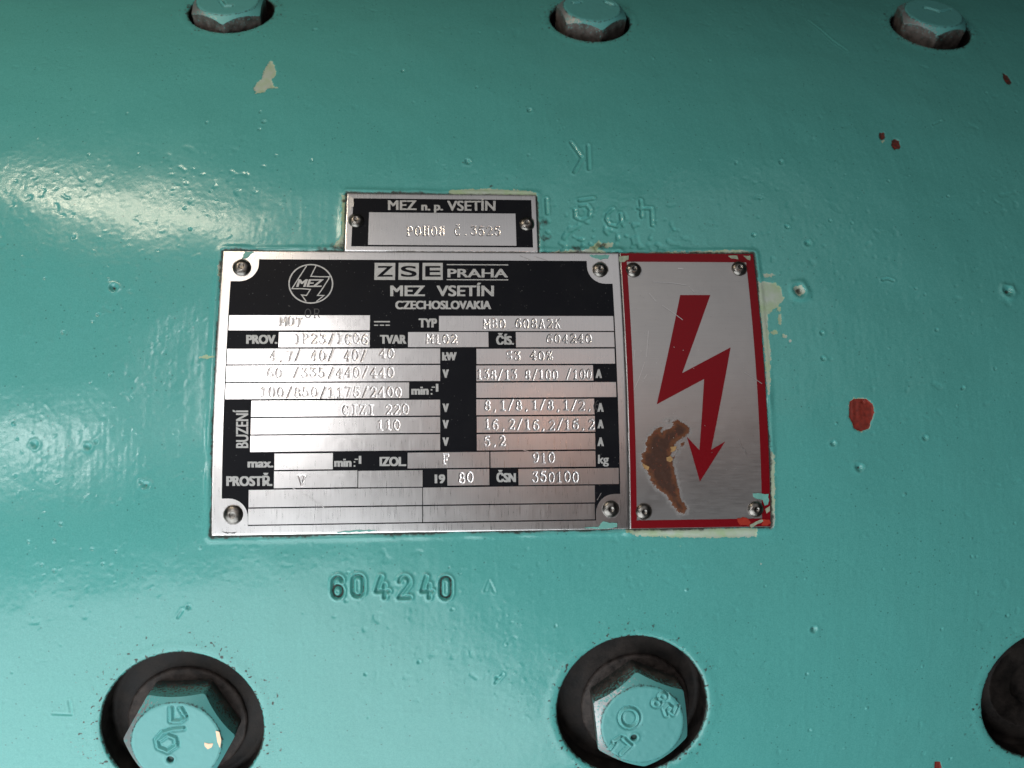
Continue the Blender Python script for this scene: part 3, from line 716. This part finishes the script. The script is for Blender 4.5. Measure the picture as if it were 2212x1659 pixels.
fontcache = {}
def text_poly(s, bold=.02, space=1.0):
    key = (s, bold, space)
    if key in fontcache: return fontcache[key]
    cu = bpy.data.curves.new('lettering_outline', 'FONT'); cu.body = s; cu.offset = bold; cu.space_character = space
    cu.resolution_u = 6
    o = bpy.data.objects.new('lettering_outline', cu); COL.objects.link(o)
    me = bpy.data.meshes.new_from_object(o.evaluated_get(bpy.context.evaluated_depsgraph_get()))
    co = np.array([v.co[:] for v in me.vertices]); fs = [list(p.vertices) for p in me.polygons]
    bpy.data.objects.remove(o); bpy.data.curves.remove(cu); bpy.data.meshes.remove(me)
    fontcache[key] = (co, fs); return co, fs
class Letters:
    """collects printed words; each lies on the plate at height h"""
    def __init__(s): s.g = []
    def add(s, uvw, fs, join=False):
        if not (join and s.g): s.g.append([[], [], 0])
        q = s.g[-1]; q[0].append(uvw); q[1] += [[i+q[2] for i in f] for f in fs]; q[2] += len(uvw)
    def text(s, txt, x0, x1, yt, yb, bold=.03, space=1.0, h=PL+.55, xheight=False, slant=0.0, capH=.682):
        co, fs = text_poly(txt, 0.0, space)
        lo, hi = co[:, 0].min(), co[:, 0].max(); H0 = .515 if xheight else capH
        ex, ey = bold*22, bold*9
        X = (co[:, 0]-lo)/(hi-lo); Y = co[:, 1]/H0
        X = X+slant*(Y-.5)
        a, b, c, d = at(x0+ex, yb-ey, PL), at(x1-ex, yb-ey, PL), at(x0+ex, yt+ey, PL), at(x1-ex, yt+ey, PL)
        u = (a[0]*(1-X)+b[0]*X)*(1-Y)+(c[0]*(1-X)+d[0]*X)*Y; v = (a[1]*(1-X)+b[1]*X)*(1-Y)+(c[1]*(1-X)+d[1]*X)*Y
        for k, (ox, oy) in enumerate(((0, 0), (1, 1), (-1, -1), (1, -1), (-1, 1), (1, 0), (-1, 0))):
            s.add(surf(u+ox*ex, v+oy*ey, np.full(len(u), h+.03*k)), fs, k > 0)
    def vtext(s, txt, x0, x1, yb, yt, bold=.03, h=PL+.55):
        """word running upwards; letters' feet on x1"""
        co, fs = text_poly(txt, 0.0); lo, hi = co[:, 0].min(), co[:, 0].max()
        X = (co[:, 0]-lo)/(hi-lo); Y = co[:, 1]/.682
        px = x1+(x0-x1)*Y; py = yb+(yt-yb)*X
        for k, (ox, oy) in enumerate(((0, 0), (.4, .75), (-.4, -.75), (.4, -.75), (-.4, .75), (0, .75), (0, -.75))):
            uv = ats(list(zip(px+ox, py+oy)), PL); s.add(surf(uv[:, 0], uv[:, 1], np.full(len(uv), h+.03*k)), fs, k > 0)
    def stroke(s, pts, w, h=PL+.55, closed=False):
        q = ats(pts, PL); n = len(q)
        if closed: q = np.vstack([q, q[:1]])
        m = len(q); tan = np.zeros_like(q)
        for i in range(m):
            p0 = q[i-1] if i > 0 else (q[-2] if closed else q[0]); p1 = q[i+1] if i < m-1 else (q[1] if closed else q[-1])
            t1 = q[i]-p0; t2 = p1-q[i]
            t1 = t1/(np.linalg.norm(t1)+1e-9); t2 = t2/(np.linalg.norm(t2)+1e-9)
            tt = t1+t2; L = np.linalg.norm(tt)+1e-9; c = max(.45, L/2 if (np.linalg.norm(q[i]-p0) > 1e-6 and np.linalg.norm(p1-q[i]) > 1e-6) else 1)
            tan[i] = tt/L/c
        nr = np.stack([-tan[:, 1], tan[:, 0]], 1)*w/2
        A, B = q+nr, q-nr; vv = np.vstack([A, B])
        s.add(surf(vv[:, 0], vv[:, 1], np.full(len(vv), h)), [[i, i+m, i+m+1, i+1] for i in range(m-1)])
    def quad(s, x0, x1, y0, y1, h=PL+.55):
        r = np.array(rect_uv(x0, x1, y0, y1)); s.add(surf(r[:, 0], r[:, 1], np.full(4, h)), [[0, 1, 2, 3]])
    def build(s, name, mat, parent):
        for vs, fs, _ in s.g: obj_from(name, np.vstack(vs), fs, mat, parent, False, None)

RIV_PROF = [(19.5, -1.0), (19.6, 1.2), (18.8, 3.2), (17.0, 5.4), (14.3, 7.4), (11.0, 8.9), (8.0, 9.7), (6.3, 9.9), (5.6, 9.4), (4.9, 9.0), (3.2, 8.8), (.05, 8.8)]
riv_n = [0]
def rivet(x, y, r, parent, dent=False):
    u, v = at(x, y, PL+4); s = r/19.5; riv_n[0] += 1
    prof = [(a*s, b*(.8+.2*s)*(1.0)) for a, b in RIV_PROF]
    if dent: prof = prof[:7]+[(6.5*s, 9.9), (5.6*s, 9.6), (4.4*s, 8.2), (2.4*s, 7.6), (.05, 7.4)]
    vs, fs = ring_mesh(prof, 56)
    vs[:, :2] *= 1+.02*vnoise(vs[:, 0]/6+riv_n[0]*9, vs[:, 1]/6, 71)[:, None]
    vs[:, 0] += .35*riv_n[0] % 1.3*.4*vs[:, 2]/10
    m = np.array(frame(u, v)); A = vs.copy(); A[:, 2] += PL; A = A*K @ m[:3, :3].T + m[:3, 3]
    return obj_from('rivet', A, fs, M_RIVET, parent, True)
def patch(name, pts, mat, parent, h=PL+1.0, thick=.9, rag=1.2, sub=5.0):
    """ragged little patch of paint lying on a plate"""
    q = ats(pts, PL); out = []
    n = len(q)
    for i in range(n):
        a, b = q[i], q[(i+1) % n]; L = np.linalg.norm(b-a); k = max(1, int(L/sub))
        for j in range(k):
            p = a+(b-a)*j/k; out.append((p[0]+random.uniform(-rag, rag), p[1]+random.uniform(-rag, rag)))
    return sheet(name, [[out]], h, mat, parent, thick, 10.0)

# ---- the data plate
o0 = Vector(surf(uL, vB, 0.0))
nameplate = thing('nameplate', 'large black and silver motor data plate stamped with ratings, beside the red lightning plate', 'nameplate', o0)
ST = []
for a in [('MOT', 606, 654, 686, 705), ('IP23/IC06', 637, 795, 723, 743), ('M102', 921, 987, 725, 743), ('MBO 608A2K', 1045, 1210, 690.5, 710),
          ('604240', 1180, 1277, 724, 742), ('4,7/ 40/ 40/', 584, 792, 758.5, 780), ('40', 819, 852, 755, 774), ('S3 40%', 1093, 1193, 760, 778),
          ('60 /335/440/440', 578, 851, 796, 816), ('138/13 8/100 /100', 1030, 1277, 800, 820), ('100/850/1175/2400', 564, 867, 838, 858.5),
          ('CIZI 220', 741, 883, 875, 895), ('110', 815, 863, 909, 929), ('8,1/8,1/8,1/2,6', 1046, 1295, 866, 886), ('16,2/16,2/16,2', 1046, 1283, 907.5, 928),
          ('5,2', 1046, 1091, 943, 963), ('910', 1150, 1197, 979, 1000), ('F', 955, 969, 982, 1002), ('80', 990, 1022, 1021, 1042), ('350100', 1149, 1248, 1020, 1041), ('V', 646, 660, 1028, 1048)]:
    ST += stamp_strokes(*a)
plate_grid('plate', uL, uS-.8, vB, vT, 1.15, ST, M_ALU, nameplate, riv=((522, 577, 19), (503, 1112, 19), (1296.6, 581.5, 17), (1319.5, 1099.7, 18)))
fields = [(492, 799, 681, 713.5), (948.3, 1325.5, 682.5, 715), (601.9, 798.7, 717.5, 750), (881.4, 1055, 717.3, 749.8), (1114.5, 1327, 717.3, 750),
          (489, 950.7, 753.2, 786.2), (1029.2, 1328, 753.2, 786), (486.6, 950.7, 789.2, 824), (1029, 1281.4, 789.2, 822.8), (485.4, 883.6, 827, 861.2), (1029, 1331, 826, 858.5),
          (542.7, 950.7, 864.5, 899), (1029, 1283.8, 862, 896), (541.8, 950.7, 902, 936.6), (1030, 1285.5, 899.2, 933.5), (540.6, 950.7, 939.5, 974.5), (1030, 1285.8, 936.8, 971.8),
          (592.7, 719, 979.4, 1014.5), (880.5, 1057, 977, 1011), (1059.6, 1286.5, 975, 1009.2), (591.8, 772, 1017.2, 1053.5), (773.8, 912.7, 1016.4, 1052.3), (966.3, 1056.8, 1013.5, 1048.5), (1120, 1336.7, 1012, 1046.8),
          (537, 912, 1056, 1093.5), (913.8, 1285, 1051, 1088), (536, 912, 1096.2, 1132.5), (913.8, 1285, 1090.6, 1126)]
# corner notches cut into the black print round the rivets
def notch(corner, inner_x, inner_y, rad, sx, sy):
    """points from the side edge to the top/bottom edge; rounded inside corner"""
    (eu, ev) = corner
    pts = [(eu, inner_y)]
    cxn, cyn = inner_x-sx*rad, inner_y-sy*rad
    for i in range(9):
        t = math.radians(90*i/8); pts.append((cxn+sx*rad*math.sin(t), cyn+sy*rad*math.cos(t)))
    pts.append((inner_x, ev)); return pts
bu0 = (at(498, 640, PL)[0]+at(477, 1060, PL)[0])/2; bu1 = (at(1324, 640, PL)[0]+at(1340.5, 1060, PL)[0])/2
bv1 = (at(560, 558.7, PL)[1]+at(1267, 565.2, PL)[1])/2; bv0 = (at(535, 1135, PL)[1]+at(1286, 1125.5, PL)[1])/2
nTL = (at(559, 575, PL)[0], at(510, 607.5, PL)[1]); nTR = (at(1268, 575, PL)[0], at(1310, 613, PL)[1])
nBL = (at(535.5, 1120, PL)[0], at(490, 1077, PL)[1]); nBR = (at(1287.5, 1110, PL)[0], at(1330, 1067, PL)[1])
outer = []
outer += notch((bu0, bv0), nBL[0], nBL[1], 40, 1, 1)            # bottom left: side -> bottom
outer += list(reversed(notch((bu1, bv0), nBR[0], nBR[1], 40, -1, 1)))
outer += notch((bu1, bv1), nTR[0], nTR[1], 40, -1, -1)
outer += list(reversed(notch((bu0, bv1), nTL[0], nTL[1], 40, 1, -1)))
rings = [outer]
for f in fields:
    r = rect_uv(*f); r = [(min(max(p[0], bu0+2.2), bu1-2.2), min(max(p[1], bv0+2.4), bv1-2)) for p in r]; rings.append(r)
sheet('black_print', [rings], PL+.30, M_BLACK, nameplate)
LT = Letters()
LT.text('PRAHA', 966.5, 1097, 581, 599.5, .055)
LT.quad(965, 1098, 571, 573.2); LT.quad(965, 1098, 603.4, 605.6)
LT.text('MEZ', 843, 918, 617, 640, .06); LT.text('VSETÍN', 943, 1067, 617, 640, .06); LT.text('CZECHOSLOVAKIA', 854, 1061, 650, 668, .06)
LT.text('TYP', 904.4, 944, 688, 707.5, .066); LT.quad(808, 842.5, 693.6, 696.4)
for a in (808, 820.5, 833): LT.quad(a, a+9.2, 701.4, 703.8)
LT.text('PROV.', 532, 599.5, 723.7, 742.8, .066); LT.text('TVAR', 820.7, 878, 723.7, 742.8, .066); LT.text('ČÍS.', 1071.7, 1110.5, 726, 744.6, .066)
LT.text('kW', 955, 986.5, 760.8, 779, .066)
for y in (798, 871.7, 907.3, 944.8): LT.text('V', 956, 969.5, y, y+18.8, .066)
for y, x in ((797.8, 1286.6), (870.6, 1290.4), (906.6, 1290.6), (944.8, 1290.6)): LT.text('A', x, x+13.6, y, y+19, .066)
LT.text('kg', 1291.6, 1315, 982, 1001.5, .04, capH=.70)
def minus1(x, y):
    LT.text('min', x, x+37.5, y+5.2, y+19.5, .062, xheight=True)
    LT.quad(x+42, x+45.5, y+16, y+19.5); LT.quad(x+42, x+45.5, y+7.5, y+10.5); LT.quad(x+44, x+51.5, y+2, y+4.4); LT.text('1', x+53, x+58.5, y-4, y+13, .04)
minus1(888.5, 833.2); minus1(722, 988.8)
LT.vtext('BUZENÍ', 510.5, 536, 967, 886, .066)
LT.text('max.', 535, 590.8, 995.5, 1009.8, .062, xheight=True); LT.text('IZOL.', 820, 877.8, 987, 1006.7, .066)
LT.text('PROSTŘ.', 489, 588.5, 1028.8, 1049.6, .066); LT.text('19', 939, 961.5, 1025, 1044, .066); LT.text('ČSN', 1072.4, 1114.4, 1022, 1041.4, .066)
for a, b in ((809, 853.7), (860.8, 904.8), (912.7, 956.4)): LT.quad(a, b, 568, 604.8)
LT.build('printed_word', M_LETTER, nameplate)
LB = Letters()
LB.text('Z', 815, 848, 575, 598, .05, h=PL+.8); LB.text('S', 866, 900, 575, 598, .05, h=PL+.8); LB.text('E', 918.5, 952, 575, 598, .05, h=PL+.8)
LB.build('black_letter', M_BLACK, nameplate)
EM = Letters()
ctr = z1((775, 718))[0]; ra, rb = 47.0, 41.5
EM.stroke([(ctr[0]+ra*math.cos(6.2832*i/48), ctr[1]+rb*math.sin(6.2832*i/48)) for i in range(48)], 3.0, closed=True)
EM.stroke(z1((745, 592), (688, 680), (642, 752), (708, 752), (772, 757), (745, 800), (710, 796), (742, 842)), 2.4)
EM.stroke(z1((812, 592), (775, 665), (835, 668), (905, 668), (900, 685), (845, 770), (822, 800), (868, 800), (815, 842)), 2.4)
EM.text('MEZ', *[z1((680, 0))[0][0], z1((858, 0))[0][0]], z1((0, 686))[0][1], z1((0, 740))[0][1], .05, slant=.10)
ev, ef, en = [], [], 0
for a_, b_, c_ in EM.g:
    ev += a_; ef += [[i+en for i in f] for f in b_]; en += c_
obj_from('emblem', np.vstack(ev), ef, M_LETTER, nameplate, False, None)
GH = Letters()
a_ = stamp_strokes('OR', 659, 692, 669, 688, 0)
def ghost(strokes):
    for q, lv in strokes:
        q = np.array(q); t = np.gradient(q, axis=0); t /= np.linalg.norm(t, axis=1)[:, None]+1e-9; nr = np.stack([-t[:, 1], t[:, 0]], 1)*.9
        vv = np.vstack([q+nr, q-nr]); m_ = len(q); GH.add(surf(vv[:, 0], vv[:, 1], np.full(len(vv), PL+.6)), [[i, i+m_, i+m_+1, i+1] for i in range(m_-1)])
ghost(a_); ghost(stamp_strokes('6', 1284, 1294, 866, 886, 0)); GH.build('stamped_letter', M_GHOST, nameplate)
for x, y, r in ((522, 577, 19.5), (503, 1112, 20)): rivet(x, y, r, nameplate)
for x, y, r in ((1296.6, 581.5, 17.3), (1319.5, 1099.7, 18.3)): rivet(x, y, r, nameplate, True)
patch('paint_smear', z1((318, 492), (375, 492), (345, 515), (320, 540), (290, 545), (300, 515)), M_SMEAR, nameplate)
patch('paint_smear', z2((880, 106), (1010, 106), (1000, 128), (950, 135), (905, 125)), M_SMEAR, nameplate)
patch('paint_smear', z4((830, 868), (940, 860), (960, 828), (1060, 840), (1055, 862), (960, 878)), M_SMEAR, nameplate)
patch('paint_smear', z3((960, 1205), (1060, 1192), (1240, 1190), (1240, 1198), (1080, 1205), (960, 1215)), M_SMEAR, nameplate)
patch('paint_smear', z3((148, 1202), (190, 1208), (250, 1206), (240, 1216), (170, 1214)), M_GHOST, nameplate, rag=.6)
SX = Letters()
def scr(L, pts, w=1.6, h=PL+.95):
    L.stroke(pts, w, h)
for p_ in (z2((435, 108), (502, 136)), z2((528, 113), (612, 140)), z3((985, 530), (1090, 563), (1192, 600)), z3((640, 890), (780, 970), (880, 1042)), z2((335, 590), (410, 565)), z2((605, 965), (620, 985)),
           z1((1720, 960), (1800, 1030)), z3((1495, 400), (1660, 450)), z4((375, 345), (560, 400)), z4((640, 430), (760, 460)), z4((930, 690), (955, 645))):
    scr(SX, p_, 1.35)
SX.build('scratch', M_SCRATCH, nameplate)

# ---- the small plate above it
small = thing('drive_number_plate', 'small black and silver plate riveted above the big data plate', 'nameplate', Vector(surf(sU0, sV0, 0.0)))
plate_grid('plate', sU0, sU1, sV0, sV1, 1.15, stamp_strokes('POHON Č.3525', 879, 1080, 491, 510), M_ALU, small, riv=((769.5, 475.3, 17), (1138, 482.6, 17)))
b0, b1 = (at(763.4, 428.4, PL)[0]+at(758.8, 531, PL)[0])/2, (at(1148, 432, PL)[0]+at(1151, 535, PL)[0])/2
c1 = (at(763, 428.4, PL)[1]+at(1148, 432.3, PL)[1])/2; c0 = (at(759, 531.5, PL)[1]+at(1151, 535, PL)[1])/2
fr = rect_uv(796, 1114.5, 460, 530)
sheet('black_print', [[[(b0, c0), (b1, c0), (b1, c1), (b0, c1)], fr]], PL+.30, M_BLACK, small)
LS = Letters()
LS.text('MEZ', 838, 900, 433, 454, .05); LS.text('n. p.', 910, 957, 441, 455, .062, xheight=True); LS.text('VSETÍN', 966, 1070.5, 434, 455.5, .05)
LS.build('printed_word', M_LETTER, small)
rivet(769.5, 475.3, 17.3, small); rivet(1138, 482.6, 17.3, small)
patch('paint_smear', z1((1055, 105), (1078, 120), (1075, 170), (1055, 200), (1045, 150)), M_SCRATCH, small)

# ---- the lightning plate
sign = thing('high_voltage_plate', 'silver warning plate with red border and red lightning arrow, stained brown', 'warning sign', Vector(surf(uS, vB, 0.0)))
rust_px = z4((1430, 175), (1470, 190), (1510, 215), (1525, 240), (1500, 280), (1455, 305), (1425, 330), (1410, 365), (1400, 400), (1415, 440), (1420, 480), (1430, 530), (1445, 590), (1455, 640), (1470, 690), (1490, 715), (1505, 745), (1490, 775), (1455, 778),
             (1430, 745), (1400, 700), (1370, 655), (1330, 630), (1290, 590), (1265, 540), (1250, 500), (1225, 480), (1215, 440), (1218, 395), (1245, 370), (1240, 330), (1255, 290), (1285, 260), (1325, 222), (1350, 225), (1335, 265), (1370, 240), (1405, 225), (1420, 215), (1412, 190))
RIV = ((1369, 581.7, 17), (1597.7, 578.7, 17), (1391, 1105.4, 17), (1633, 1100.4, 17))
plate_grid('plate', uS+.8, uR_, vB, vT, 1.5, [], M_ALU_SIGN, sign, dent=.4, rust=[rust_px, z4((1375, 180), (1395, 178), (1392, 196), (1380, 195)), z4((1464, 328), (1490, 320), (1484, 338), (1466, 345)), z4((1440, 365), (1452, 362), (1432, 410), (1420, 425))], riv=RIV)
iu0 = (at(1353, 566, PL)[0]+at(1376.5, 1122, PL)[0])/2; iu1 = (at(1611.9, 566, PL)[0]+at(1645.6, 1122, PL)[0])/2
iv1 = (at(1353, 566, PL)[1]+at(1612, 566, PL)[1])/2; iv0 = (at(1376, 1122.3, PL)[1]+at(1645, 1122, PL)[1])/2
sheet('red_border', [[[(uS+3.2, vB+1), (uR_-1.2, vB+1), (uR_-1.2, vT-1), (uS+3.2, vT-1)], [(iu0, iv0), (iu1, iv0), (iu1, iv1), (iu0, iv1)]]], PL+.35, M_RED, sign)
bolt_px = z2((1462, 362), (1655, 362), (1475, 862), (1785, 697)) + z4((1660, 368), (1750, 315), (1588, 572), (1505, 285), (1585, 370)) + z2((1615, 900), (1312, 1062))
sheet('lightning_arrow', [[[tuple(p) for p in ats(bolt_px, PL)]]], PL+.35, M_RED, sign)
for x, y in ((1369, 581.7), (1597.7, 578.7), (1391, 1105.4), (1633, 1100.4)): rivet(x, y, 17.6, sign, True)
patch('ochre_patch', z4((1222, 455), (1240, 462), (1262, 480), (1255, 496), (1232, 490)), M_OCHRE, sign, PL+1.7)
patch('ochre_patch', z4((1372, 418), (1400, 408), (1415, 430), (1398, 445), (1378, 436)), M_OCHRE, sign, PL+1.7)
patch('ochre_patch', z4((1400, 352), (1425, 345), (1440, 350), (1425, 372), (1402, 384)), M_OCHRE, sign, PL+1.7)
patch('paint_smear', z4((1925, 648), (1960, 645), (1985, 652), (2025, 650), (2030, 690), (2026, 715), (2005, 725), (1990, 690), (1960, 680), (1930, 672)), M_SMEAR, sign)
patch('paint_smear', z2((1068, 115), (1130, 112), (1128, 135), (1105, 148), (1075, 150)), M_SMEAR2, sign)
patch('paint_smear', z2((1770, 112), (1830, 110), (1835, 132), (1790, 130)), M_SMEAR2, sign)
patch('paint_smear', z2((1868, 112), (1912, 110), (1910, 138), (1890, 130)), M_SMEAR2, sign)
patch('red_paint_chip', z4((1828, 805), (1880, 802), (1915, 830), (1900, 852), (1850, 850), (1830, 835)), M_REDCHIP, sign)
patch('red_paint_chip', z4((1985, 812), (2030, 815), (2040, 840), (2020, 852), (1980, 850), (1990, 830)), M_REDCHIP, sign)
patch('paint_smear', z4((1905, 850), (1985, 812), (1992, 826), (1945, 852), (1915, 866)), M_SMEAR2, sign, rag=.8)
patch('paint_smear', z4((2005, 745), (2035, 730), (2036, 760), (2015, 775)), M_SMEAR2, sign, rag=.8)
SG = Letters()
for p_ in (z2((1290, 280), (1400, 284), (1500, 300)), z2((1518, 308), (1552, 345)), z2((1345, 428), (1420, 478), (1478, 522)), z2((1262, 350), (1308, 405)),
           z2((1258, 590), (1245, 760)), z2((1235, 790), (1195, 905), (1165, 970)), z2((1872, 856), (1920, 886), (1985, 930)), z4((1830, 295), (1855, 350), (1872, 368), (1886, 402)), z2((1172, 715), (1165, 780)), z2((1230, 900), (1250, 870))):
    scr(SG, p_, 1.35)
scr(SG, z2((1448, 192), (1482, 196)), 3.0)
for _ in range(26):
    x, y = random.uniform(1375, 1635), random.uniform(590, 1090); scr(SG, [(x, y), (x+random.uniform(-2, 2), y+random.uniform(.8, 2))], 1.2)
SG.build('scratch', M_SCRATCH, sign)
